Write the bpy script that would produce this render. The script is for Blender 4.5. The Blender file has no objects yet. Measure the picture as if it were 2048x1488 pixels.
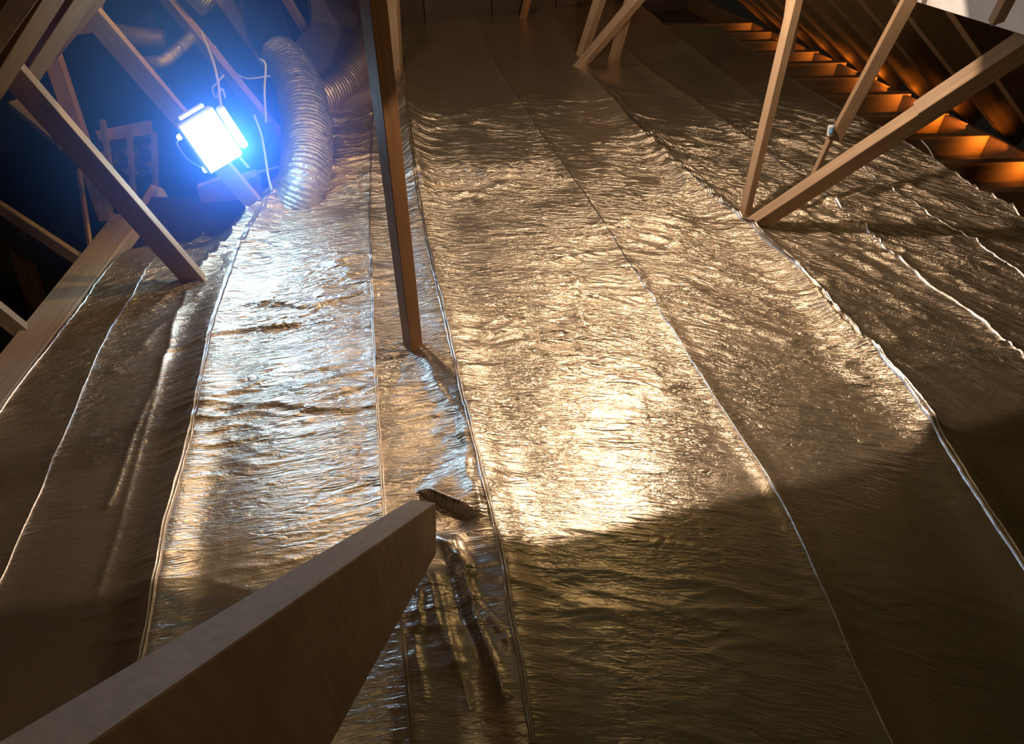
import bpy, bmesh, math, random
import numpy as np
from mathutils import Vector, Matrix
random.seed(7)
SC = bpy.context.scene
COL = SC.collection

# ------------------------------------------------------------------ camera
CAM_H = 1.5
FPX = 1400.0
cd = bpy.data.cameras.new('camera'); cam = bpy.data.objects.new('camera', cd); COL.objects.link(cam)
cam.location = (0, 0, CAM_H); cam.rotation_euler = (math.radians(45), 0, 0)
cd.sensor_width = 36; cd.lens = 36 * FPX / 2048; cd.clip_start = .02
SC.camera = cam
SC.view_settings.view_transform = 'Standard'; SC.view_settings.look = 'None'
SC.view_settings.gamma = 1; SC.view_settings.use_curve_mapping = False
SC.view_settings.exposure = -0.22
SC.cycles.max_bounces = 6; SC.cycles.volume_step_rate = 2.0
# ------------------------------------------------------------------ world
w = bpy.data.worlds.new('world'); SC.world = w; w.use_nodes = True
w.node_tree.nodes['Background'].inputs[0].default_value = (.55, .5, .4, 1)
w.node_tree.nodes['Background'].inputs[1].default_value = .012

S2 = math.sqrt(.5)
CF = Vector((0, S2, -S2)); CU = Vector((0, S2, S2)); CX = Vector((1, 0, 0)); C0 = Vector((0, 0, CAM_H))
def ray(px, py):
    return CX * ((px - 1024) / FPX) + CF + CU * ((744 - py) / FPX)
def P(px, py, zc):          # a point of the attic at view distance zc
    return C0 + ray(px, py) * zc
def fl(px, py, z=0.0):      # where a sight line meets height z
    d = ray(px, py); return C0 + d * ((CAM_H - z) / -d.z)

# ------------------------------------------------------------------ lamps
def lamp(name, kind, loc, energy, color, **kw):
    l = bpy.data.lights.new(name, kind); l.energy = energy; l.color = color
    for k, v in kw.items(): setattr(l, k, v)
    o = bpy.data.objects.new(name, l); COL.objects.link(o); o.location = loc
    return o
def aim(o, d):
    o.rotation_euler = Vector(d).to_track_quat('-Z', 'Y').to_euler()
# clamp lamp hanging from the rafters ahead, its reflector rim cuts the beam near the camera
LP = Vector((.42, 1.98, 1.08))
sh = [(0, 1225), (500, 1190), (880, 1110), (1000, 1100), (1300, 1040), (1550, 980), (1870, 885), (2048, 820)]
D = np.array([list((fl(*p) - LP).normalized()) for p in sh])
wv = np.linalg.lstsq(D, np.ones(len(D)), rcond=None)[0]
WARM_AXIS = Vector(wv).normalized(); WARM_COS = 1 / np.linalg.norm(wv)
print('spot', WARM_AXIS, math.degrees(math.acos(WARM_COS)))
warm = lamp('warm_spot', 'SPOT', LP, 45, (1, .77, .58), shadow_soft_size=.018,
            spot_size=min(math.radians(179), 2 * math.acos(WARM_COS)), spot_blend=.0)
aim(warm, WARM_AXIS)
# added warm spot, an invented second lamp that brightens the left strips
LP2 = Vector((-.72, 2.25, 1.5))
D2 = np.array([list((fl(*p) - LP2).normalized()) for p in sh]); wv2 = np.linalg.lstsq(D2, np.ones(len(D2)), rcond=None)[0]
WARM_AXIS2 = Vector(wv2).normalized()
added_warm = lamp('warm_spot', 'SPOT', LP2, 21, (1, .70, .42), shadow_soft_size=.018,
             spot_size=min(math.radians(179), 2 * math.acos(1 / np.linalg.norm(wv2))), spot_blend=.0)
aim(added_warm, WARM_AXIS2)
spill = lamp('clamp_lamp_spill', 'POINT', LP, 2.8, (1, .72, .33), shadow_soft_size=.04)
# weak fill light added behind the camera, no real source
fill = lamp('camera_fill', 'POINT', (.35, -.6, 1.9), 1.2, (1, .72, .38), shadow_soft_size=.12)
high = lamp('timber_fill', 'POINT', (-.6, 1.1, 1.95), 1.5, (1, .76, .42), shadow_soft_size=.06)  # overhead fill added to lighten the foreground timber's top, no real bulb
# light of the blue-white flood lamp
FLOODC = P(423, 282, 2.36)
flood = lamp('flood_light', 'POINT', P(468, 290, 2.37), 19, (.21, .43, 1), shadow_soft_size=.05)
# late sun glow coming in under the eave
ev_a, ev_b = fl(2090, 340), fl(1440, 26)
ed = (ev_b - ev_a).normalized(); en = Vector((ed.y, -ed.x, 0))   # en points out of the attic
tips = [(1489, 49), (1528, 67), (1568, 85), (1622, 107), (1677, 129), (1738, 158), (1805, 192), (1880, 232), (1960, 276), (2050, 328), (2150, 385)]
for t in tips:
    e = fl(*t)
    o = lamp('soffit_glow', 'AREA', (e.x + .07, e.y - .10, .0), .12 if t[0] < 1600 else .25 if t[0] < 1720 else .45, (1, .31, .03), shape='RECTANGLE', size=.06, size_y=.04, spread=math.radians(75))
    aim(o, (-.45, .85, -.16))

# ------------------------------------------------------------------ materials
def new_mat(name):
    m = bpy.data.materials.new(name); m.use_nodes = True
    nt = m.node_tree; return m, nt, nt.nodes['Principled BSDF']
def nd(nt, t, **kw):
    n = nt.nodes.new(t)
    for k, v in kw.items(): setattr(n, k, v)
    return n
def mix_rgb(nt, fac, a, b):
    r = nd(nt, 'ShaderNodeMix', data_type='RGBA')
    if hasattr(fac, 'node'): nt.links.new(fac, r.inputs[0])
    else: r.inputs[0].default_value = fac
    r.inputs[6].default_value = (*a, 1); r.inputs[7].default_value = (*b, 1)
    return r.outputs[2]
def wood(name, col, dark=None, rough=.62, grain=1.0):
    m, nt, b = new_mat(name)
    tc = nd(nt, 'ShaderNodeTexCoord'); mp = nd(nt, 'ShaderNodeMapping')
    mp.inputs['Scale'].default_value = (55, 55, 2.2)
    nt.links.new(tc.outputs['Object'], mp.inputs[0])
    n = nd(nt, 'ShaderNodeTexNoise'); n.inputs['Scale'].default_value = 1.6; n.inputs['Detail'].default_value = 6
    nt.links.new(mp.outputs[0], n.inputs[0])
    n2 = nd(nt, 'ShaderNodeTexNoise'); n2.inputs['Scale'].default_value = 9; n2.inputs['Detail'].default_value = 3
    nt.links.new(tc.outputs['Object'], n2.inputs[0])
    rp = nd(nt, 'ShaderNodeValToRGB'); rp.color_ramp.elements[0].position = .3; rp.color_ramp.elements[1].position = .72
    d = dark or tuple(c * .62 for c in col)
    rp.color_ramp.elements[0].color = (*d, 1); rp.color_ramp.elements[1].color = (*col, 1)
    mx = nd(nt, 'ShaderNodeMath', operation='MULTIPLY_ADD'); mx.inputs[1].default_value = .65
    nt.links.new(n.outputs[0], mx.inputs[0])
    m2 = nd(nt, 'ShaderNodeMath', operation='MULTIPLY'); m2.inputs[1].default_value = .4
    nt.links.new(n2.outputs[0], m2.inputs[0]); nt.links.new(m2.outputs[0], mx.inputs[2])
    nt.links.new(mx.outputs[0], rp.inputs[0]); nt.links.new(rp.outputs[0], b.inputs['Base Color'])
    b.inputs['Roughness'].default_value = rough
    bp = nd(nt, 'ShaderNodeBump'); bp.inputs['Strength'].default_value = .25 * grain; bp.inputs['Distance'].default_value = .002
    nt.links.new(n.outputs[0], bp.inputs['Height']); nt.links.new(bp.outputs[0], b.inputs['Normal'])
    return m
def foil(name, col, rough, s1=90, s2=420, st=.5, dist=.003, metallic=1.0, dull=None, wrinkle=0):
    m, nt, b = new_mat(name)
    tc = nd(nt, 'ShaderNodeTexCoord')
    mp = nd(nt, 'ShaderNodeMapping'); mp.inputs['Scale'].default_value = (.75, 1.25, 1)
    nt.links.new(tc.outputs['Object'], mp.inputs[0])
    def noise(sc, det, typ='FBM'):
        n = nd(nt, 'ShaderNodeTexNoise'); n.inputs['Scale'].default_value = sc; n.inputs['Detail'].default_value = det
        n.inputs['Roughness'].default_value = .6; n.inputs['Distortion'].default_value = .6
        nt.links.new(mp.outputs[0], n.inputs[0]); return n
    a = noise(s1, 4); c = noise(s2, 2)
    ab = nd(nt, 'ShaderNodeMath', operation='SUBTRACT'); ab.inputs[1].default_value = .5; nt.links.new(a.outputs[0], ab.inputs[0])
    ab2 = nd(nt, 'ShaderNodeMath', operation='ABSOLUTE'); nt.links.new(ab.outputs[0], ab2.inputs[0])
    ad = nd(nt, 'ShaderNodeMath', operation='MULTIPLY_ADD'); ad.inputs[1].default_value = .18
    nt.links.new(c.outputs[0], ad.inputs[0]); nt.links.new(ab2.outputs[0], ad.inputs[2])
    hgt = ad.outputs[0]
    if wrinkle:             # sharp little creases running across the sheets, bent the way the sheets are pulled
        def mth(op, a_, b_=None, c_=None):
            n = nd(nt, 'ShaderNodeMath', operation=op)
            for i, q in enumerate((a_, b_, c_)):
                if q is None: continue
                if hasattr(q, 'node'): nt.links.new(q, n.inputs[i])
                else: n.inputs[i].default_value = q
            return n.outputs[0]
        sp = nd(nt, 'ShaderNodeSeparateXYZ'); nt.links.new(tc.outputs['Object'], sp.inputs[0])
        x2 = mth('MULTIPLY', sp.outputs[0], sp.outputs[0]); v = mth('MULTIPLY_ADD', x2, .20, sp.outputs[1])
        tot = hgt
        for (fx_, fv_, amp) in ((7, 34, 1.0), (15, 75, .55)):
            cb = nd(nt, 'ShaderNodeCombineXYZ'); nt.links.new(mth('MULTIPLY', sp.outputs[0], fx_), cb.inputs[0])
            nt.links.new(mth('MULTIPLY', v, fv_), cb.inputs[1])
            n = nd(nt, 'ShaderNodeTexNoise'); n.inputs['Scale'].default_value = 1; n.inputs['Detail'].default_value = 2.5
            n.inputs['Distortion'].default_value = 1.1; n.inputs['Roughness'].default_value = .5
            nt.links.new(cb.outputs[0], n.inputs[0])
            rg = mth('ABSOLUTE', mth('SUBTRACT', n.outputs[0], .5))
            rg = mth('POWER', mth('MULTIPLY', rg, 2.0), .75)
            mk = nd(nt, 'ShaderNodeTexNoise'); mk.inputs['Scale'].default_value = 2.1 + fx_ * .2; nt.links.new(tc.outputs['Object'], mk.inputs[0])
            mr = nd(nt, 'ShaderNodeMapRange'); mr.inputs[1].default_value = .38; mr.inputs[2].default_value = .62; mr.inputs[3].default_value = .1; mr.inputs[4].default_value = 1.7
            nt.links.new(mk.outputs[0], mr.inputs[0])
            tot = mth('ADD', tot, mth('MULTIPLY', mth('MULTIPLY', rg, amp * wrinkle), mr.outputs[0]))
        fz = nd(nt, 'ShaderNodeMapRange'); fz.inputs[1].default_value = .8; fz.inputs[2].default_value = 1.9; fz.inputs[3].default_value = .22; fz.inputs[4].default_value = 1.0
        nt.links.new(sp.outputs[1], fz.inputs[0])
        f2 = nd(nt, 'ShaderNodeMapRange'); f2.inputs[1].default_value = 2.7; f2.inputs[2].default_value = 3.6; f2.inputs[3].default_value = 1.0; f2.inputs[4].default_value = .2
        nt.links.new(sp.outputs[1], f2.inputs[0])
        hgt = mth('MULTIPLY', tot, mth('MULTIPLY', fz.outputs[0], f2.outputs[0]))
    bp = nd(nt, 'ShaderNodeBump'); bp.inputs['Strength'].default_value = st; bp.inputs['Distance'].default_value = dist
    nt.links.new(hgt, bp.inputs['Height']); nt.links.new(bp.outputs[0], b.inputs['Normal'])
    big = nd(nt, 'ShaderNodeTexNoise'); big.inputs['Scale'].default_value = 2.3; big.inputs['Detail'].default_value = 3
    nt.links.new(tc.outputs['Object'], big.inputs[0])
    cr = nd(nt, 'ShaderNodeMapRange'); cr.inputs[1].default_value = .35; cr.inputs[2].default_value = .68
    nt.links.new(big.outputs[0], cr.inputs[0])
    nt.links.new(mix_rgb(nt, cr.outputs[0], col, dull or tuple(x * .86 for x in col)), b.inputs['Base Color'])
    rr = nd(nt, 'ShaderNodeMapRange'); rr.inputs[3].default_value = rough - .04; rr.inputs[4].default_value = rough + .06
    nt.links.new(big.outputs[0], rr.inputs[0]); nt.links.new(rr.outputs[0], b.inputs['Roughness'])
    b.inputs['Metallic'].default_value = metallic
    return m
def plain(name, col, rough=.6, metallic=0, emit=None, es=1):
    m, nt, b = new_mat(name)
    n = nd(nt, 'ShaderNodeTexNoise'); n.inputs['Scale'].default_value = 14; n.inputs['Detail'].default_value = 4
    tc = nd(nt, 'ShaderNodeTexCoord'); nt.links.new(tc.outputs['Object'], n.inputs[0])
    nt.links.new(mix_rgb(nt, n.outputs[0], tuple(c * .8 for c in col), tuple(min(1, c * 1.15) for c in col)), b.inputs['Base Color'])
    b.inputs['Roughness'].default_value = rough; b.inputs['Metallic'].default_value = metallic
    if emit:
        b.inputs['Emission Color'].default_value = (*emit, 1); b.inputs['Emission Strength'].default_value = es
    return m
M = dict(
    pine=wood('pine', (.52, .34, .20)),
    brown=wood('brown_pine', (.42, .20, .08), rough=.5),
    grey_wood=wood('weathered_pine', (.55, .42, .33), dark=(.34, .25, .19)),
    old_beam=wood('old_beam_timber', (.86, .62, .42), dark=(.60, .42, .27), rough=.7),
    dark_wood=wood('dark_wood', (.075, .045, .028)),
    roof=wood('roof_sheathing', (.44, .45, .24), dark=(.30, .30, .15)),
    gold=wood('golden_timber', (.27, .13, .035)),
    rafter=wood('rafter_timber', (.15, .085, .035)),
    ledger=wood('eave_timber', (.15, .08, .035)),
    foil=foil('foil', (.78, .65, .50), .30, s1=60, s2=330, st=1.0, dist=.0042, metallic=.90, wrinkle=1.5),
    tape=foil('foil_tape', (.92, .84, .76), .26, s1=140, st=.35),
    duct=foil('duct_foil', (.70, .69, .74), .36, s1=45, s2=160, st=1, dist=.008, metallic=.85),
    duct_warm=foil('duct_sleeve', (.78, .66, .56), .4, s1=60, s2=200, st=.5, dist=.004),
    plenum=foil('duct_board_facing', (.42, .35, .31), .5, s1=10, s2=60, st=.15, metallic=.6),
    navy=plain('blue_lit_wall', (.035, .05, .09), .75),  # the flood lamp's blue light on the walls is put into this colour
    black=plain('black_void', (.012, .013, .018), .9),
    chrome=plain('sheet_metal', (.6, .62, .66), .25, 1),
    collar=plain('dark_metal', (.10, .13, .22), .25, .8),
    cable=plain('white_cable', (.75, .78, .8), .4),
    white=plain('white_plastic', (.8, .82, .85), .4),
    bluep=plain('blue_plastic', (.12, .28, .5), .35),
    panel=plain('painted_board', (.95, .89, .90), .7),
    beige=plain('beige_board', (.8, .58, .42), .7),
    blackp=plain('black_plastic', (.02, .02, .025), .45),
    glow=plain('lamp_face', (1, 1, 1), .3, emit=(.55, .78, 1), es=28),
    bulb=plain('lit_bulb', (1, 1, 1), .3, emit=(.55, .8, 1), es=5),
    warmglow=plain('warm_bulb', (1, 1, 1), .3, emit=(1, .7, .4), es=12),
)

# ------------------------------------------------------------------ mesh helpers
def link(name, me, mat, parent=None):
    o = bpy.data.objects.new(name, me); COL.objects.link(o)
    if mat is not None: me.materials.append(M[mat] if isinstance(mat, str) else mat)
    if parent is not None: o.parent = parent
    return o
def tag(o, label=None, cat=None, group=None, kind=None):
    if label: o['label'] = label
    if cat: o['category'] = cat
    if group: o['group'] = group
    if kind: o['kind'] = kind
    return o
def empty(name, loc=(0, 0, 0)):
    o = bpy.data.objects.new(name, None); COL.objects.link(o); o.location = loc; o.empty_display_size = .05; return o
def frame_box(name, O, ax, ay, az, sx, sy, sz, mat, parent=None, bevel=.0015, z0=0):
    """box in its own axes, length along az starting at O"""
    bm = bmesh.new(); bmesh.ops.create_cube(bm, size=1)
    for v in bm.verts: v.co = Vector((v.co.x * sx, v.co.y * sy, (v.co.z + .5) * sz + z0))
    if bevel: bmesh.ops.bevel(bm, geom=bm.edges[:], offset=bevel, segments=1, affect='EDGES')
    me = bpy.data.meshes.new(name); bm.to_mesh(me); bm.free()
    o = link(name, me, mat)
    R = Matrix((ax, ay, az)).transposed().to_4x4(); W = Matrix.Translation(O) @ R
    if parent is not None:
        o.parent = parent; o.matrix_local = Matrix.Translation(-parent.location) @ W
    else: o.matrix_world = W
    return o
def beam(name, A, B, wn, dw, side=1, alpha=30, mat='pine', parent=None, z0=0, cut=0):
    """timber from A to B; its narrow face (wn wide) looks to the screen side and alpha degrees towards the viewer"""
    ax = (B - A).normalized(); mid = (A + B) / 2
    tocam = (C0 - mid).normalized(); perp = ax.cross(tocam).normalized() * side
    tc = (tocam - ax * tocam.dot(ax)).normalized()
    a = math.radians(alpha)
    N = (perp * math.cos(a) + tc * math.sin(a)).normalized()   # normal of narrow face = local Y
    X = N.cross(ax).normalized()
    return frame_box(name, A, X, N, ax, wn, dw, (B - A).length, mat, parent, z0=z0)
def tube(name, pts, r, mat, parent=None, n=8, seg=6, closed_caps=True, ribs=0, rib=0, jit=0):
    """swept tube through control points (Catmull-Rom)"""
    pts = [Vector(p) for p in pts]
    q = [pts[0] * 2 - pts[1]] + pts + [pts[-1] * 2 - pts[-2]]
    path = []
    for i in range(1, len(q) - 2):
        for k in range(seg):
            t = k / seg
            path.append(.5 * ((2 * q[i]) + (q[i + 1] - q[i - 1]) * t + (2 * q[i - 1] - 5 * q[i] + 4 * q[i + 1] - q[i + 2]) * t * t
                        + (3 * q[i] - q[i - 1] - 3 * q[i + 1] + q[i + 2]) * t ** 3))
    path.append(pts[-1])
    V, F = [], []; T = None; U = None
    rr = r if callable(r) else (lambda t: r)
    for i, p in enumerate(path):
        d = (path[min(i + 1, len(path) - 1)] - path[max(i - 1, 0)]).normalized()
        if U is None: U = d.orthogonal().normalized()
        U = (U - d * U.dot(d)).normalized(); W = d.cross(U)
        t = i / (len(path) - 1)
        R = rr(t) + (rib * math.sin(i * math.pi) if 0 else 0)
        if ribs: R += rib * (abs(math.sin(math.pi * t * ribs)) - .5)
        for k in range(n):
            a = 2 * math.pi * k / n
            Rk = R + (random.uniform(-jit, jit) if jit else 0)
            V.append(p + (U * math.cos(a) + W * math.sin(a)) * Rk)
    m = len(path)
    for i in range(m - 1):
        for k in range(n):
            a, b = i * n + k, i * n + (k + 1) % n
            F.append((a, b, b + n, a + n))
    if closed_caps:
        F.append(tuple(range(n - 1, -1, -1))); F.append(tuple((m - 1) * n + k for k in range(n)))
    org = parent.location.copy() if parent is not None else Vector((0, 0, 0))
    base = pts[0].copy() if parent is None else org
    me = bpy.data.meshes.new(name); me.from_pydata([v - base for v in V], [], F)
    for p_ in me.polygons: p_.use_smooth = True
    o = link(name, me, mat, parent)
    if parent is None: o.location = base
    return o
def slab(name, corners, thick, mat, parent=None, away=None, bevel=.001):
    """polygonal board with real thickness, away from the viewer by default"""
    cs = [Vector(c) for c in corners]
    n = Vector((0, 0, 0))
    for i in range(len(cs)): n += cs[i].cross(cs[(i + 1) % len(cs)])
    n.normalize(); cen = sum(cs, Vector()) / len(cs)
    if n.dot(C0 - cen) < 0: cs.reverse(); n = -n
    org = parent.location.copy() if parent is not None else cen.copy()
    bm = bmesh.new()
    a = [bm.verts.new(c - org) for c in cs]; b = [bm.verts.new(c - org - n * thick) for c in cs]
    bm.faces.new(a); bm.faces.new(b[::-1])
    for i in range(len(cs)):
        j = (i + 1) % len(cs); bm.faces.new((a[j], a[i], b[i], b[j]))
    if bevel: bmesh.ops.bevel(bm, geom=bm.edges[:], offset=bevel, segments=1, affect='EDGES')
    me = bpy.data.meshes.new(name); bm.to_mesh(me); bm.free()
    o = link(name, me, mat, parent)
    if parent is None: o.location = org
    return o

# ------------------------------------------------------------------ noise
def _hash(ix, iy, s):
    h = (ix * 374761393 + iy * 668265263 + s * 974634777) & 0x7fffffff
    h = ((h ^ (h >> 13)) * 1274126177) & 0x7fffffff
    return ((h ^ (h >> 16)) & 0xffff) / 65535.0
def pnoise(x, y, s=0):      # gradient noise about -1..1
    x0 = np.floor(x).astype(np.int64); y0 = np.floor(y).astype(np.int64)
    fx = x - x0; fy = y - y0
    ux = fx ** 3 * (fx * (fx * 6 - 15) + 10); uy = fy ** 3 * (fy * (fy * 6 - 15) + 10)
    def g(i, j):
        a = _hash(x0 + i, y0 + j, s) * 2 * np.pi
        return np.cos(a) * (fx - i) + np.sin(a) * (fy - j)
    return 1.4 * ((g(0, 0) * (1 - ux) + g(1, 0) * ux) * (1 - uy) + (g(0, 1) * (1 - ux) + g(1, 1) * ux) * uy)
def ridged(x, y, s): return 1 - 2 * np.abs(pnoise(x, y, s))
def sstep(a, b, x):
    t = np.clip((x - a) / (b - a), 0, 1); return t * t * (3 - 2 * t)

# ------------------------------------------------------------------ seams of the foil, world x as a function of world y
SEAMS = {
 'left':  [(-1.475, .3), (-1.472, 1.346), (-1.446, 1.6), (-1.437, 1.954), (-1.414, 2.263), (-1.40, 2.9)],
 's1':    [(-1.13, .3), (-1.191, .826), (-1.245, 1.25), (-1.275, 1.487), (-1.285, 1.644), (-1.29, 2.1), (-1.28, 2.9)],
 's2':    [(-.74, .3), (-.789, .658), (-.859, 1.006), (-.887, 1.27), (-.965, 1.716), (-.992, 2.133), (-.93, 2.554), (-.88, 3.0), (-.86, 5.6)],
 's3':    [(-.16, .3), (-.197, .459), (-.255, .751), (-.318, .976), (-.379, 1.307), (-.471, 1.844), (-.56, 2.4), (-.639, 3.036), (-.76, 4.2), (-.80, 5.6)],
 's4':    [(.06, .3), (.041, .459), (-.029, .892), (-.109, 1.234), (-.243, 1.844), (-.363, 2.403), (-.5, 3.24), (-.62, 4.2), (-.7, 5.6)],
 's5':    [(.77, .3), (.748, .459), (.682, 1.067), (.608, 1.326), (.488, 1.766), (.341, 2.332), (.15, 2.987), (-.107, 3.912), (-.4, 5.6)],
 's6':    [(1.23, .3), (1.196, .813), (1.165, 1.226), (1.041, 1.792), (.897, 2.23), (.736, 2.594), (.606, 3.011), (.384, 3.711), (.1, 5.6)],
 's7':    [(1.68, .3), (1.64, 1.1), (1.567, 1.53), (1.429, 1.926), (1.22, 2.554), (1.067, 2.94), (.916, 3.322), (.709, 3.776), (.3, 5.6)],
 's8':    [(2.0, .3), (1.93, 1.3), (1.786, 1.954), (1.594, 2.367), (1.454, 2.76), (1.252, 3.214), (1.055, 3.9), (.6, 5.6)],
 'right': [(2.3, .3), (2.2, 1.4), (1.982, 2.332), (1.805, 2.825), (1.619, 3.24), (1.429, 3.75), (.9, 5.6)],
}
_SF = {}
for k, pts in SEAMS.items():
    a = np.array(pts); ys = np.linspace(.3, 5.6, 500)
    xs = np.interp(ys, a[:, 1], a[:, 0])
    ker = np.hanning(31); ker /= ker.sum()
    _SF[k] = (ys, np.convolve(np.pad(xs, 15, mode='reflect', reflect_type='odd'), ker, 'valid'))
def sx(k, y): return np.interp(y, *_SF[k])

def W2(p): q = fl(*p); return np.array((q.x, q.y))
CREASES = []   # (p0, p1, amplitude, width, one-sided)
def crease(p0, p1, amp, wid, one=0): CREASES.append((W2(p0), W2(p1), amp, wid, one))
# folds thrown up round the foreground timber and along the joist lines
crease((905, 1085), (1005, 1400), .018, .016); crease((890, 1120), (960, 1330), -.010, .014)
crease((880, 1080), (935, 1140), .016, .014); crease((900, 1130), (1020, 1300), .008, .010); crease((870, 1150), (940, 1420), .006, .008); crease((820, 1230), (850, 1400), .006, .009); crease((850, 1150), (905, 1330), .012, .016)
crease((835, 1180), (840, 1250), .012, .012); crease((1010, 1130), (1200, 1200), -.006, .03)
crease((1020, 1150), (1250, 1240), .006, .03)
crease((925, 880), (958, 1040), .016, .03); crease((895, 790), (945, 960), -.012, .03)
crease((640, 985), (765, 975), -.006, .02)
crease((830, 690), (935, 870), .014, .03); crease((820, 690), (790, 760), -.01, .03)
crease((1505, 470), (1850, 860), .032, .026); crease((1520, 470), (1800, 740), -.008, .04)
crease((1560, 480), (1850, 640), .012, .03); crease((1550, 500), (1790, 680), .012, .03)
crease((1600, 440), (1760, 560), .012, .03); crease((1380, 375), (1500, 470), .02, .03)
crease((1420, 400), (1620, 560), -.01, .04)
crease((400, 560), (505, 448), .035, .035); crease((505, 448), (585, 385), .04, .035)
crease((375, 590), (330, 720), .012, .02); crease((330, 720), (215, 1010), .007, .012)
crease((330, 720), (200, 1190), .004, .01); crease((440, 780), (560, 730), .006, .02)
crease((395, 560), (300, 620), .01, .03); crease((290, 690), (440, 560), .008, .03)
crease((800, 150), (812, 230), .05, .04); crease((812, 230), (845, 400), .035, .04)
crease((1160, 140), (1240, 215), .02, .03); crease((1300, 290), (1370, 380), .014, .02)
for k in range(11):        # puckers running along the heavy joist seams
    y = 1.25 + k * .25
    for s_, wd in (('s4', .05), ('s6', .05)):
        x = float(sx(s_, y))
        CREASES.append((np.array((x + .02, y)), np.array((x + .2, y - .02 + .05 * math.sin(k * 2.1))), .005, .014, 0))
TEAR_A, TEAR_B = W2((868, 1000)), W2((962, 1048))
def height(x, y):
    v = y + .20 * x * x + .03 * pnoise(x * 2, y * 2, 3)
    far = sstep(1.0, 2.0, y); mid = (.2 + .85 * far) * (1 - .88 * sstep(2.8, 3.7, y))
    leftq = 1 - .55 * sstep(-.8, -1.15, x) * (1 - sstep(1.7, 2.3, y))
    lo = pnoise(x * 1.1, v * 2.6, 5) * .012
    a = ridged(x * 1.9 + .25 * pnoise(x * 3, v * 3, 8), v * 12 + .45 * pnoise(x * 4, v * 5, 9), 11) ** 3 * .010 * mid
    b = ridged(x * 4.6, v * 25 + .8 * pnoise(x * 7, v * 8, 12), 21) ** 3 * .0052 * mid
    c = ridged(x * 10 + .8 * pnoise(x * 11, v * 11, 15), v * 44, 31) * .0017 * (.25 + .75 * sstep(.9, 1.6, y)) * (1 - .9 * sstep(2.8, 3.7, y))
    msk = .3 + 1.35 * sstep(-.35, .45, pnoise(x * 1.8, v * 3.2, 41))
    v2 = y + 1.15 * x
    rt = sstep(.85, 1.25, x) * sstep(1.1, 1.6, y) * (1 - sstep(2.9, 3.6, y))
    h2 = ridged(x * .9 + .3 * pnoise(x * 2, v2 * 2, 71), v2 * 7.5 + .3 * pnoise(x * 3, v2 * 3, 72), 73) * .011 + ridged(x * 2.0, v2 * 17 + .4 * pnoise(x * 4, v2 * 4, 75), 76) * .004
    lo = lo + h2 * rt
    h = lo + (a + b) * leftq * msk + c * (.6 + .4 * leftq)
    # the foil sags between the joists and rides up over them
    for k, hh, ww in (('s2', .022, .06), ('s4', .026, .07), ('s6', .026, .07), ('s3', .006, .03), ('s5', .007, .03), ('s7', .012, .04), ('s1', .003, .03), ('s8', .008, .03)):
        d = (x - sx(k, y)) / ww
        h = h + hh * np.exp(-d * d)
    for p0, p1, amp, wid, one in CREASES:
        e = p1 - p0; L2 = float(e @ e); L = math.sqrt(L2)
        t = ((x - p0[0]) * e[0] + (y - p0[1]) * e[1]) / L2
        sd = ((x - p0[0]) * e[1] - (y - p0[1]) * e[0]) / L + .25 * wid * np.sin(t * 9)
        tt = np.clip(t, 0, 1); endd = (t - tt) * L
        d = np.sqrt(sd ** 2 + endd ** 2)
        h = h + amp * np.exp(-np.abs(d / wid) ** 1.05) * (1 - .35 * np.abs(tt - .5))
    # torn lip beside the foreground timber: the sheet beyond stands up and drops sharply towards the viewer
    e = TEAR_B - TEAR_A; L = np.linalg.norm(e); t = ((x - TEAR_A[0]) * e[0] + (y - TEAR_A[1]) * e[1]) / (L * L)
    sd = (-(x - TEAR_A[0]) * e[1] + (y - TEAR_A[1]) * e[0]) / L     # >0 beyond the tear
    win = sstep(-.45, .0, t) * (1 - sstep(.55, 1.0, t))
    h = h + win * (.04 * sstep(-.004, .004, sd) * np.exp(-np.clip(sd, 0, 9) / .07) - .014 * np.exp(-np.clip(-sd, 0, 9) / .05) * (sd < 0))
    # left of the ridge near the flood lamp the foil falls away
    rx = -1.05 + (y - 2.0) * .15
    h = h - .16 * sstep(0.02, -.25, x - rx) * sstep(2.05, 2.5, y)
    return h

# ------------------------------------------------------------------ floor: timber deck carrying the foil sheets
def quadmesh(name, X, Y, Z, mat, parent, smooth=True):
    r, c = X.shape
    me = bpy.data.meshes.new(name)
    co = np.stack([X, Y, Z], -1).reshape(-1, 3).astype(np.float32)
    me.vertices.add(r * c); me.vertices.foreach_set('co', co.ravel())
    i = np.arange(r * c).reshape(r, c)
    q = np.stack([i[:-1, :-1], i[:-1, 1:], i[1:, 1:], i[1:, :-1]], -1).reshape(-1, 4).astype(np.int32)
    me.loops.add(q.size); me.loops.foreach_set('vertex_index', q.ravel())
    me.polygons.add(len(q)); me.polygons.foreach_set('loop_start', np.arange(0, q.size, 4, dtype=np.int32))
    me.update(calc_edges=True)
    if smooth: me.polygons.foreach_set('use_smooth', np.ones(len(q), bool))
    return link(name, me, mat, parent)
deck = [(-1.6, -.6), (2.6, -.6), (2.62, 2.2), (1.0, 5.7), (-1.2, 5.7), (-1.2, 2.75), (-1.6, 2.75)]
bm = bmesh.new()
a = [bm.verts.new((x, y, -.05)) for x, y in deck]; b = [bm.verts.new((x, y, -.13)) for x, y in deck]
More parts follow.
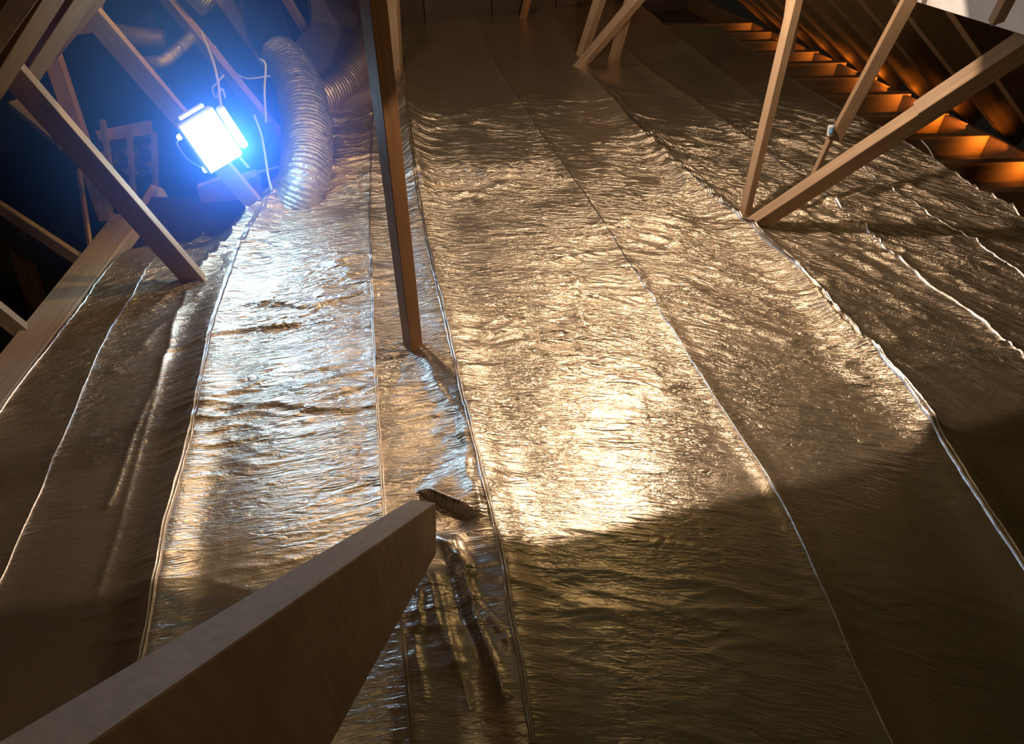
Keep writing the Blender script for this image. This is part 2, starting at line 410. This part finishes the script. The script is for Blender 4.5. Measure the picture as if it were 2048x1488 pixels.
# the deck under the foil
bm.faces.new(a); bm.faces.new(b[::-1])
for i in range(len(a)): bm.faces.new((a[i - 1], b[i - 1], b[i], a[i]))
me = bpy.data.meshes.new('floor'); bm.to_mesh(me); bm.free(); me.transform(Matrix.Translation((0, 0, -.10)))
floor = tag(link('floor', me, 'dark_wood'), kind='structure')
ORDER = ['left', 's1', 's2', 's3', 's4', 's5', 's6', 's7', 's8', 'right']
def zat(x, y): return height(np.array([x]), np.array([y]))[0]
sheets = {}
for a_, b_ in zip(ORDER[:-1], ORDER[1:]):
    y1 = 2.36 if a_ == 'left' else 2.78 if a_ == 's1' else (4.95 if a_ != 's8' else 4.4)
    ny = int((y1 - .3) / .0058); ys = np.linspace(.3, y1, ny)
    xa, xb = sx(a_, ys), sx(b_, ys)
    nx = max(16, int((xb - xa).max() / .0062)); u = np.linspace(0, 1, nx)
    X = xa[:, None] * (1 - u) + xb[:, None] * u; Y = np.repeat(ys[:, None], nx, 1)
    sheets[b_] = quadmesh('foil_sheet', X, Y, height(X, Y), 'foil', floor)
def seam_strip(key, width, hgt, y0, y1, strands, parent, wig=.004, seed=0, mat='tape'):
    """folded, taped lap: narrow raised strands following the seam"""
    V, F = [], []
    for s_i in range(strands):
        ys = np.arange(y0, y1, .012); off = (s_i - (strands - 1) / 2) * width * .95
        xs = sx(key, ys) + off + wig * pnoise(ys * 9, ys * 0 + s_i * 7.3 + seed, 60) + off * .5 * pnoise(ys * 2.3, ys * 0 + 3.1 * s_i, 61)
        zs = height(xs, ys)
        hw = width * .42 * (1 + .5 * pnoise(ys * 6, ys * 0 + s_i, 62)); hh = hgt * (1 + .5 * pnoise(ys * 11, ys * 0 + s_i, 63))
        base = len(V)
        for x, y, z, w_, h_ in zip(xs, ys, zs, hw, hh):
            V += [(x - w_, y, z - .002), (x - w_ * .4, y, z + h_), (x + w_ * .4, y, z + h_ * .9), (x + w_, y, z - .002)]
        for i in range(len(ys) - 1):
            for k in range(3):
                a = base + i * 4 + k; F.append((a, a + 1, a + 5, a + 4))
    me = bpy.data.meshes.new('seam_fold'); me.from_pydata(V, [], F); me.polygons.foreach_set('use_smooth', [True] * len(F))
    return link('seam_fold', me, mat, parent)
seam_strip('s1', .005, .004, .45, 2.6, 1, sheets['s1'])
seam_strip('s2', .009, .008, .45, 3.0, 2, sheets['s2'], seed=2)
seam_strip('s3', .006, .006, .45, 3.3, 2, sheets['s3'], seed=3)
seam_strip('s4', .009, .008, .45, 3.9, 2, sheets['s4'], seed=4)
seam_strip('s5', .007, .005, .45, 4.4, 1, sheets['s5'], seed=5)
seam_strip('s6', .010, .009, .45, 4.2, 2, sheets['s6'], seed=6)
seam_strip('s7', .009, .009, .6, 4.3, 1, sheets['s7'], seed=7)
seam_strip('s8', .006, .005, .6, 4.2, 1, sheets['s8'], seed=8)
seam_strip('right', .006, .006, .6, 4.3, 1, sheets['right'], seed=9)
seam_strip('left', .006, .004, .45, 2.3, 1, sheets['s1'], seed=10)

# eave strip right of the foil: bare boards and joist ends on the plate
eave = tag(slab('floor_eave', [ev_a + en * .04 - Vector((0, 0, .09)) - ed * 2.2, ev_b + en * .04 + ed * .6 - Vector((0, 0, .09)),
     Vector((.7, 5.4, -.09)), Vector((1.3, 3.6, -.09)), Vector((1.9, 2.2, -.09)), Vector((2.25, .4, -.09))], .05, 'dark_wood'), kind='structure')
roof_up = (-en + Vector((0, 0, math.tan(math.radians(34))))).normalized()
# ------------------------------------------------------------------ roof on the right
ra = ev_a - ed * 3.6 + en * .3 - Vector((0, 0, .15)); rb = ev_b + ed * 1.6 + en * .3 - Vector((0, 0, .15))
ra.z = rb.z = -.12
RN = ed.cross(roof_up).normalized()
if RN.z < 0: RN = -RN
lift = RN * .15
L = 4.6
ceiling = empty('ceiling', (0, 0, 0)); tag(ceiling, kind='structure')
npan = 9
tot = (rb - ra).length
for i in range(npan):
    for j in range(3):
        s0, s1 = i * tot / npan, (i + 1) * tot / npan - .004; t0, t1 = j * L / 3, (j + 1) * L / 3 - .004
        q = [ra + ed * s + roof_up * t + lift for s, t in ((s0, t0), (s1, t0), (s1, t1), (s0, t1))]
        slab('sheathing_panel', q, .012, 'roof', ceiling, bevel=0)
def eave_s(p): return (fl(*p) - ra).dot(ed)
rs = [eave_s(t) for t in tips]; rs.sort()
step = .42
while rs[0] > .3: rs.insert(0, rs[0] - step)
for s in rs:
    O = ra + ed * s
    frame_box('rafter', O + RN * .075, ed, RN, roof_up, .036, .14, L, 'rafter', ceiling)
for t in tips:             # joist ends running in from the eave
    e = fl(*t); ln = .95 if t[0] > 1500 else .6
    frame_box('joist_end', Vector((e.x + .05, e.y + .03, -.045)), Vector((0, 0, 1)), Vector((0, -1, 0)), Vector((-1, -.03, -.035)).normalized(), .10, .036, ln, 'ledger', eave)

fb = [ra - en * .22, ra - en * .22 + ed * tot]
slab('fascia_board', [fb[0] - en * .02 + Vector((0, 0, -.25)), fb[1] - en * .02 + Vector((0, 0, -.25)), fb[1] - en * .02 + Vector((0, 0, .12)), fb[0] - en * .02 + Vector((0, 0, .12))], .02, 'ledger', ceiling)
# ------------------------------------------------------------------ far wall of boards
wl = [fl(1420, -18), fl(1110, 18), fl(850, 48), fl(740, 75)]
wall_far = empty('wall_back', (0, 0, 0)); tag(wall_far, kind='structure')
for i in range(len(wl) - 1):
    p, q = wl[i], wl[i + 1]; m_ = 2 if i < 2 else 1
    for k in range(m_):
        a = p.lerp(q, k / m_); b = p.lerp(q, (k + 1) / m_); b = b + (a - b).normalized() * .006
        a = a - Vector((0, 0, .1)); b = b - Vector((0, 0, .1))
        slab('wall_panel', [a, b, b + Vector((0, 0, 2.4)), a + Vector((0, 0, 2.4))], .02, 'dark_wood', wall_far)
# dark walls and ground closing off the void on the left
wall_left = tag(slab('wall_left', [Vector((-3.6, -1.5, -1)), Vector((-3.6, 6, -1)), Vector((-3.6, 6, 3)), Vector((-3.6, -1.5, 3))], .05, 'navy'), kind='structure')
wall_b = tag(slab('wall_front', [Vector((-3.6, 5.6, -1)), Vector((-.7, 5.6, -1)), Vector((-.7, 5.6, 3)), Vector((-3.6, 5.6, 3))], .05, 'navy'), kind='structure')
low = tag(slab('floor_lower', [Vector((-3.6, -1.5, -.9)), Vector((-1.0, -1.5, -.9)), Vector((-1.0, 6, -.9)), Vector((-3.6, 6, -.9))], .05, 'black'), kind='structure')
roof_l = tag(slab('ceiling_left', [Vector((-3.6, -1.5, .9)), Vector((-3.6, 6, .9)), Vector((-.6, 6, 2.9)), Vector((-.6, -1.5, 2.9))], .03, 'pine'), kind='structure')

# ------------------------------------------------------------------ plate along the left edge of the foil
pa, pb = fl(-90, 870), fl(300, 395)
o = beam('edge_plate', Vector((-1.535, .9, -.012)), Vector((-1.48, 2.36, -.012)), .12, .05, 1, 10, 'grey_wood')
ax = Vector((.06, 1.46, 0)).normalized()
o.matrix_world = Matrix.Translation(Vector((-1.55, .9, -.015))) @ Matrix((Vector((ax.y, -ax.x, 0)), Vector((0, 0, 1)), ax)).transposed().to_4x4()
tag(o, 'flat weathered timber plate running along the left edge of the foil', 'plate')

# ------------------------------------------------------------------ foreground timber (rises from the foil to beside the camera)
def hexa(name, pts, mat, parent=None, bevel=.0015):
    org = sum(pts, Vector()) / 8
    bm = bmesh.new(); v = [bm.verts.new(p - org) for p in pts]
    for f in ((0, 1, 2, 3), (7, 6, 5, 4), (0, 4, 5, 1), (1, 5, 6, 2), (2, 6, 7, 3), (3, 7, 4, 0)): bm.faces.new([v[i] for i in f])
    bmesh.ops.recalc_face_normals(bm, faces=bm.faces[:])
    if bevel: bmesh.ops.bevel(bm, geom=bm.edges[:], offset=bevel, segments=2, affect='EDGES')
    me = bpy.data.meshes.new(name); bm.to_mesh(me); bm.free()
    o = link(name, me, mat, parent); o.location = org
    return o
T2 = P(872, 1006, 1.55); T1 = P(833, 996, 1.56)
N2 = P(120, 1530, .47); N1 = P(-90, 1485, .47)
dn_far = (P(873, 1104, 1.62) - T2); 
sn = (N2 - T2).cross(Vector((0, 0, 1))).normalized()         # the sides stand plumb
def onside(px, py): d = ray(px, py); return C0 + d * ((T2 - C0).dot(sn) / d.dot(sn))
B2 = onside(873, 1106); NB2 = onside(600, 1600)
wd = -sn * .056 if sn.x > 0 else sn * .056
T1, N1, B1, NB1 = T2 + wd, N2 + wd, B2 + wd, NB2 + wd
print('timber', T2, N2, B2, NB2)
o = hexa('foreground_timber', [T1, T2, B2, B1, N1, N2, NB2, NB1], 'old_beam')
tag(o, 'wide weathered timber in the foreground climbing from the torn foil towards the lower left', 'beam')

# ------------------------------------------------------------------ posts and braces
def member(name, label, cat, *a, group=None, **k):
    o = beam(name, *a, **k); return tag(o, label, cat, group)
def down(p, d=.04): return Vector((p.x, p.y, p.z - d))
# main vertical post
base = fl(826, 692); root = empty('vertical_post', (base.x, base.y, 0))
tag(root, 'dark brown vertical post standing in the foil left of centre', 'post')
tp = P(739, -60, 1.46)
beam('post_timber', down(base), tp, .044, .044, -1, 32, 'brown', root)
member('rear_post', 'pale tan post standing directly behind the dark brown vertical post', 'post',
       down(fl(790, 152)), P(779, -50, 3.25), .05, .07, 1, 20, 'pine')
# right pair
base = fl(1487, 438); root = empty('thin_post', (base.x, base.y, 0))
tag(root, 'thin upright batten rising from the foil at the foot of the big right brace', 'post')
beam('batten', down(base, .02), P(1605, -60, 2.1), .033, .033, -1, 45, 'pine', root)
st = P(1573, 108, 2.36)
beam('scab_board', st, P(1597, -60, 2.08), .030, .042, -1, 45, 'pine', root)
base = fl(1500, 452); root = empty('diagonal_brace', (base.x, base.y, 0))
tag(root, 'big pale diagonal brace climbing to the upper right corner, stepped halfway', 'brace')
A = down(base, .01); B = P(2130, 40, 1.86)
beam('brace_timber', A, B, .040, .075, -1, 55, 'pine', root)
ax_ = (B - A).normalized(); up_ = -ax_.cross((C0 - A.lerp(B, .8)).normalized()).normalized()
off = up_ * .010 + (C0 - A.lerp(B, .8)).normalized() * .012
beam('scab_board', A.lerp(B, .637) + off, B + off, .048, .060, -1, 55, 'pine', root)
root = empty('slender_brace', (fl(1600, 418).x, fl(1600, 418).y, 0))
tag(root, 'slender upright brace behind the big diagonal one, with a blue clip on it', 'brace')
beam('upper_timber', P(1668, 280, 2.5), P(1845, -50, 2.14), .018, .05, -1, 40, 'pine', root)
beam('lower_timber', fl(1592, 428), P(1668, 262, 2.52), .018, .02, -1, 50, 'pine', root)
clip = empty('cable_clip', P(1663, 262, 2.47)); tag(clip, 'small blue and white plastic clip on the slender right brace', 'clip')
tube('clip_body', [P(1660, 272, 2.47), P(1663, 250, 2.46)], .012, 'white', clip, n=12)
tube('clip_insert', [P(1661, 268, 2.452), P(1663.5, 255, 2.447)], .0065, 'bluep', clip, n=10)
# far group
member('far_brace', 'pale slanting brace crossing in front of two far posts at top centre', 'brace', down(fl(1153, 138), .01), P(1290, -20, 3.12), .04, .055, -1, 60, 'pine')
member('far_post', 'left of the two far posts behind the slanting brace at top centre', 'post', down(fl(1160, 118), .01), P(1212, -40, 3.35), .042, .05, -1, 50, 'pine')
member('far_post', 'right of the two far posts behind the slanting brace at top centre', 'post', down(fl(1228, 114), .01), P(1272, -40, 3.4), .038, .05, -1, 50, 'pine')
member('far_post', 'dim short post against the far wall at the top centre', 'post', down(fl(1045, 38), .01), P(1062, -30, 4.1), .03, .035, 1, 50, 'brown')
# left group
member('left_brace', 'broad timber brace nearest at left, reaching down into the foil', 'brace',
       P(415, 590, 2.46), P(-110, -10, 1.86), .026, .085, 1, 42, 'pine', z0=.0)
member('lamp_brace', 'timber brace that carries the glaring flood lamp', 'brace', P(530, 432, 2.78), P(120, -45, 2.1), .022, .075, 1, 38, 'pine')
member('middle_brace', 'broad lit brace right of the flood lamp, leaning down behind the ribbed duct', 'brace', P(640, 372, 3.25), P(303, -40, 2.72), .03, .068, 1, 60, 'pine')
member('back_brace', 'leftmost of the three dim braces at the top near the silver duct', 'brace', P(540, 130, 3.9), P(420, -40, 3.6), .04, .07, 1, 20, 'grey_wood')
member('back_brace', 'middle one of the three dim braces at the top near the silver duct', 'brace', P(590, 130, 4.0), P(475, -40, 3.7), .04, .07, 1, 20, 'grey_wood')
member('back_brace', 'rightmost of the three dim braces, ending at the brown duct board', 'brace', P(628, 90, 4.1), P(545, -50, 3.8), .03, .045, 1, 40, 'pine')
member('narrow_brace', 'narrow upright brace behind the broad left one', 'brace', P(215, 440, 2.9), P(88, 60, 2.55), .035, .058, 1, 28, 'pine')
member('void_brace', 'long thin timber slanting down across the dark void to the plate', 'brace', P(-60, 375, 2.75), down(fl(185, 525)), .03, .04, -1, 30, 'grey_wood')
member('void_post', 'very thin upright batten standing on the plate in the dark void', 'post', down(fl(178, 522)), P(158, 340, 2.75), .012, .02, 1, 60, 'pine')
member('void_brace', 'short timber at the left frame edge meeting the plate lowest down', 'brace', P(-80, 562, 2.2), down(fl(62, 668)), .034, .05, -1, 30, 'grey_wood')
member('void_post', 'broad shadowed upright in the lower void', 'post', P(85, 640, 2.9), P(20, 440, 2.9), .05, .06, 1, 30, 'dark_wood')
member('void_stub', 'short dim stub poking left from behind the broad left brace', 'brace', P(28, 207, 2.5), P(130, 290, 2.5), .03, .04, 1, 30, 'grey_wood')
# white painted board at the upper right with its block
root = empty('painted_board', P(1950, 20, 1.7)); tag(root, 'pale painted board across the upper right corner above the brace', 'board')
slab('board_panel', [P(1808, -4, 2.35), P(2110, 89, 1.64), P(2150, -20, 1.56), P(1850, -60, 2.25)], .025, 'panel', root)
beam('block', P(1992, 42, 1.70), P(2045, -60, 1.55), .022, .03, -1, 45, 'pine', root)

# ------------------------------------------------------------------ roof timbers top left
root = empty('left_rafters', P(60, 40, 1.8)); tag(root, 'cluster of golden rafters meeting in the top left corner', 'rafters')
beam('rafter', P(-60, 130, 1.75), P(75, -70, 1.5), .05, .05, 1, 60, 'gold', root)
beam('rafter', P(-30, 190, 1.95), P(125, -60, 1.7), .05, .05, 1, 50, 'gold', root)
beam('rafter', P(30, 170, 2.1), P(180, -60, 1.85), .05, .075, 1, 50, 'gold', root)
beam('rafter', P(90, 95, 2.2), P(215, -60, 1.98), .05, .07, 1, 50, 'gold', root)
slab('gusset_board', [P(28, 128, 2.12), P(90, 98, 2.2), P(150, 70, 2.27), P(205, 62, 2.32), P(210, -30, 2.2), P(90, -30, 2.1), P(20, 60, 2.02)], .03, 'gold', root)

# ------------------------------------------------------------------ ducts
d1 = empty('ribbed_duct', fl(600, 400)); tag(d1, 'fat silver ribbed flexible duct standing beside the flood lamp', 'duct')
tube('duct_sleeve', [P(560, 112, 3.3), P(578, 132, 3.24), P(597, 170, 3.12), P(611, 230, 2.98), P(614, 300, 2.88), P(607, 360, 2.80), P(586, 426, 2.85)],
     lambda t: .088 + .012 * math.sin(t * 3), 'duct', d1, n=40, seg=44, ribs=62, rib=.008, jit=.003)
tube('collar', [P(515, -10, 3.6), P(530, 40, 3.5), P(552, 98, 3.34), P(572, 126, 3.26)], lambda t: .098 - .012 * t, 'collar', d1, n=28)
d2 = empty('pale_duct', P(700, 150, 3.5)); tag(d2, 'beige flexible duct curving left from behind the dark brown post', 'duct')
tube('duct_sleeve', [P(748, -20, 3.95), P(742, 60, 3.75), P(722, 120, 3.58), P(688, 165, 3.46), P(640, 195, 3.36), P(600, 215, 3.32)],
     .078, 'duct_warm', d2, n=32, seg=40, ribs=55, rib=.005, jit=.0012)
dr = tag(tube('drooping_duct', [P(262, 122, 2.75), P(290, 126, 2.75), P(325, 122, 2.75), P(350, 105, 2.78), P(385, 72, 2.85)], .024, 'duct', n=16, seg=12, ribs=26, rib=.004, jit=.001),
         'small foil duct sagging between two braces above the flood lamp', 'duct')
tag(tube('brown_pipe', [P(225, 66, 2.95), P(270, 74, 2.95), P(330, 80, 2.98)], .04, 'plenum', n=18, seg=8),
    'short brown pipe end behind the lamp brace, above the sagging foil duct', 'pipe')
cone = tag(tube('funnel', [P(290, 62, 3.1), P(303, 24, 3.05)], lambda t: .05 - .03 * t, 'blackp', n=20), 'dark funnel standing on the brown pipe end', 'funnel')
tag(tube('duct_stub', [P(372, -40, 2.7), P(425, 8, 2.75)], .06, 'duct_warm', n=28, seg=50, ribs=12, rib=.006), 'frayed ribbed duct end hanging in from the top edge', 'duct')

# duct board box at the back left
root = empty('duct_board', fl(700, 120)); tag(root, 'brown foil-faced duct board rising behind the two ducts', 'duct board')
slab('facing', [P(584, 95, 3.75), fl(652, 214, .03), fl(762, 170, .03), fl(800, 70, .03), P(800, -30, 4.25), P(610, -30, 4.0), P(622, 42, 3.92)], .06, 'plenum', root)
for (x, y, r) in ((664, 82, .022), (686, 92, .016), (650, 100, .016), (664, 97, .012)):
    c = P(x, y, 3.86); nrm = (C0 - c).normalized()
    tube('metal_cap', [c, c + nrm * .02], lambda t, r=r: r * (1 - .3 * t), 'chrome', root, n=16, seg=4)
tag(tube('edge_wire', [P(583, 96, 3.72), P(600, 118, 3.66), P(622, 150, 3.55), P(640, 195, 3.44), P(655, 222, 3.38)], .004, 'chrome', n=6),
    'thin wire along the slanting edge of the brown duct board', 'wire')
tag(tube('edge_wire', [P(612, -20, 3.9), P(621, 20, 3.88), P(618, 48, 3.86), P(600, 70, 3.82), P(584, 92, 3.75)], .004, 'blackp', n=6),
    'black cable curving along the upper left edge of the brown duct board', 'cable')

# ------------------------------------------------------------------ flood lamp on its brace
root = empty('flood_lamp', FLOODC); tag(root, 'glaring blue-white flood lamp clamped to the timber brace', 'lamp')
fx = (P(470, 265, 2.36) - P(400, 300, 2.36)).normalized()
fz = (C0 - FLOODC + Vector((.7, -.1, -.3))).normalized(); fx = (fx - fz * fx.dot(fz)).normalized(); fy = fz.cross(fx)
frame_box('housing', FLOODC - fz * .055, fx, fy, fz, .135, .18, .05, 'white', root, bevel=.006)
frame_box('lens', FLOODC - fz * .005, fx, fy, fz, .118, .16, .006, 'glow', root, bevel=.002)
frame_box('top_bracket', FLOODC + fy * .104 - fz * .03, fx, fy, fz, .095, .014, .02, 'white', root, bevel=.003)
frame_box('side_bracket', FLOODC + fx * .088 - fz * .04, fx, fy, fz, .026, .15, .04, 'white', root, bevel=.006)
cord = empty('looped_cord', P(375, 318, 2.45)); tag(cord, 'short cord with two small lit bulbs looping left of the flood lamp', 'cord')
tube('wire', [P(358, 277, 2.45), P(355, 290, 2.45), P(375, 318, 2.45), P(405, 337, 2.45)], .0025, 'cable', cord, n=6)
for (x, y, r) in ((359, 274, .010), (411, 337, .014)):
    tube('bulb', [P(x - 5, y - 1, 2.44), P(x, y, 2.44), P(x + 5, y + 1, 2.44)], lambda t, r=r: r * (.5 + .6 * math.sin(math.pi * t)), 'bulb', cord, n=12)
strap = tag(tube('strap', [P(236, 122, 2.38), P(246, 108, 2.33), P(262, 104, 2.33), P(272, 116, 2.36), P(262, 126, 2.35), P(240, 124, 2.35)], .006, 'blackp', n=8, seg=8),
            'dark strap wrapped round the lamp brace near the top', 'strap')
cab = [
 ('tangled white cable dropping beside the flood lamp', [(402, 62), (425, 120), (436, 165), (441, 205), (452, 250), (470, 300), (497, 335)], 2.7, .0055),
 ('looped white cable end left of the tangled one', [(448, 150), (432, 168), (425, 178), (432, 195), (444, 178), (450, 195)], 2.72, .004),
 ('blue lit cable sagging right from the broad lit brace', [(430, 92), (450, 130), (490, 156), (540, 152)], 2.95, .0035),
 ('straight pale cable hanging beside the silver duct', [(520, 118), (531, 130), (529, 180), (532, 245)], 2.8, .0045),
 ('long pale cable curving down to the foil edge', [(508, 230), (522, 268), (530, 310), (538, 360), (550, 398)], 2.75, .0045),
 ('pale pipe running level behind the hanging cables', [(470, 352), (510, 345), (562, 333)], 3.1, .006),
 ('thin pale pipe low behind the lamp brace', [(370, 430), (420, 422), (478, 403)], 3.2, .006),
]
for i, (lb, pts, z, r) in enumerate(cab):
    tag(tube('cable' if 'pipe' not in lb else 'pipe', [P(x, y, z) for x, y in pts], r, 'cable', n=7, seg=8), lb, 'cable' if 'pipe' not in lb else 'pipe')
# shelf boards behind the lamp brace
root = empty('low_box', P(450, 400, 3.1)); tag(root, 'low wooden box with lit edges put in white behind the lamp brace', 'box')
slab('front_board', [P(392, 374, 3.05), P(520, 350, 3.05), P(522, 392, 3.1), P(410, 425, 3.1)], .03, 'pine', root)
slab('lit_edge', [P(395, 368, 3.0), P(440, 352, 3.0), P(441, 358, 3.0), P(396, 375, 3.0)], .05, 'white', root)  # lit top edge of the board, put in as white slabs
slab('lit_edge', [P(466, 352, 3.02), P(512, 338, 3.02), P(514, 352, 3.02), P(470, 366, 3.02)], .05, 'white', root)
# lattice of timbers at back
root = empty('lattice_rack', P(265, 340, 3.5)); tag(root, 'wooden lattice rack with beige panels in the blue gloom', 'rack')
Z = 3.5
for (x0, y0, x1, y1) in ((205, 240, 222, 345), (258, 250, 268, 400), (308, 265, 312, 400)):
    beam('upright', P(x1, y1, Z), P(x0, y0, Z), .02, .025, 1, 40, 'grey_wood', root)
for (x0, y0, x1, y1) in ((195, 292, 312, 276), (205, 345, 315, 306), (235, 372, 312, 345)):
    beam('crossbar', P(x0, y0, Z + .02), P(x1, y1, Z + .02), .03, .03, 1, 50, 'dark_wood', root)
for (x0, y0, x1, y1) in ((222, 292, 262, 325), (268, 285, 308, 312), (232, 340, 262, 360), (272, 322, 308, 345)):
    beam('diagonal', P(x0, y0, Z + .03), P(x1, y1, Z + .03), .02, .02, 1, 50, 'dark_wood', root)
for q in (((225, 298), (262, 290), (262, 326), (230, 336)), ((268, 288), (310, 282), (308, 306), (268, 322)), ((228, 346), (262, 334), (262, 352), (240, 366)),
          ((268, 330), (308, 318), (308, 340), (268, 352)), ((196, 305), (218, 298), (224, 332), (208, 338)), ((190, 262), (300, 240), (306, 270), (200, 285))):
    slab('back_panel', [P(x, y, Z + .08) for x, y in q], .01, 'beige', root)
tag(tube('white_jug', [P(326, 412, 3.15), P(324, 400, 3.15), P(320, 384, 3.15), P(318, 376, 3.15)], lambda t: .03 * (1 - .6 * t * t), 'white', n=16), 'white jug-like container right of the lattice rack', 'container')
tag(tube('beige_sack', [P(296, 415, 3.2), P(302, 395, 3.2), P(310, 372, 3.2)], lambda t: .04 * (1 - .5 * t), 'beige', n=16), 'beige sack leaning below the lattice rack', 'sack')
tag(tube('pale_bundle', [P(284, 428, 3.1), P(298, 428, 3.1), P(310, 434, 3.1)], lambda t: .018 * (.6 + .5 * math.sin(math.pi * t)), 'beige', n=12), 'small pale bundle lying behind the broad left brace', 'bundle')
# loose wire on the foil at right
tag(tube('thin_wire', [fl(x, y, .012) for x, y in ((1842, 280), (1858, 298), (1868, 318), (1882, 330))], .003, 'cable', n=6), 'thin loose wire lying on the foil near the eave', 'wire')

# clamp lamp out of frame that throws the warm light, and the added second one
for lp, wa, lab in ((LP, WARM_AXIS, 'metal reflector lamp hanging from the right rafters above the foil'), (LP2, WARM_AXIS2, 'added unseen reflector lamp at left above the flood lamp')):
    root = empty('clamp_lamp', lp); tag(root, lab, 'lamp')
    back = -wa
    tube('reflector', [lp + back * .03, lp + back * .05, lp + back * .09, lp + back * .13], lambda t: .10 - .075 * t, 'chrome', root, n=24)
    tube('hanger_cord', [lp + back * .13, lp + back * .13 + Vector((0, 0, .3))], .004, 'blackp', root, n=6)

# ------------------------------------------------------------------ halo of the flood lamp, put in as a blue-tinted scattering ball
m = bpy.data.materials.new('haze'); m.use_nodes = True; nt = m.node_tree; nt.nodes.remove(nt.nodes['Principled BSDF'])
vs = nt.nodes.new('ShaderNodeVolumeScatter'); vs.inputs['Color'].default_value = (.08, .23, 1, 1)
tc = nt.nodes.new('ShaderNodeTexCoord'); ln = nt.nodes.new('ShaderNodeVectorMath'); ln.operation = 'LENGTH'
nt.links.new(tc.outputs['Object'], ln.inputs[0])
mr = nt.nodes.new('ShaderNodeMapRange'); mr.interpolation_type = 'SMOOTHSTEP'
mr.inputs[1].default_value = 0; mr.inputs[2].default_value = .78; mr.inputs[3].default_value = 3.2; mr.inputs[4].default_value = 0
nt.links.new(ln.outputs['Value'], mr.inputs[0]); nt.links.new(mr.outputs[0], vs.inputs['Density']); vs.inputs['Anisotropy'].default_value = .2
nt.links.new(vs.outputs[0], nt.nodes['Material Output'].inputs['Volume'])
bm = bmesh.new(); bmesh.ops.create_icosphere(bm, subdivisions=4, radius=.8)
me = bpy.data.meshes.new('lamp_halo'); bm.to_mesh(me); bm.free()
hz = link('lamp_halo', me, m); hz.location = FLOODC + Vector((-.12, .18, 0))
tag(hz, 'blue halo round the flood lamp, put in as a tinted volume', 'haze', kind='stuff')

# repeats share a group
GROUPS = {'far_post': 'posts far behind at top centre', 'back_brace': 'dim braces at the top near the silver duct', 'void_brace': 'timbers crossing the dark void',
          'void_post': 'uprights in the dark void', 'cable': 'white cables hanging round the flood lamp', 'pipe': 'pale pipes behind the lamp brace',
          'edge_wire': 'wires along the duct board', 'clamp_lamp': 'reflector lamps under the roof'}
for o in bpy.data.objects:
    g = GROUPS.get(o.name.split('.')[0])
    if g and o.parent is None and 'category' in o.keys(): o['group'] = g
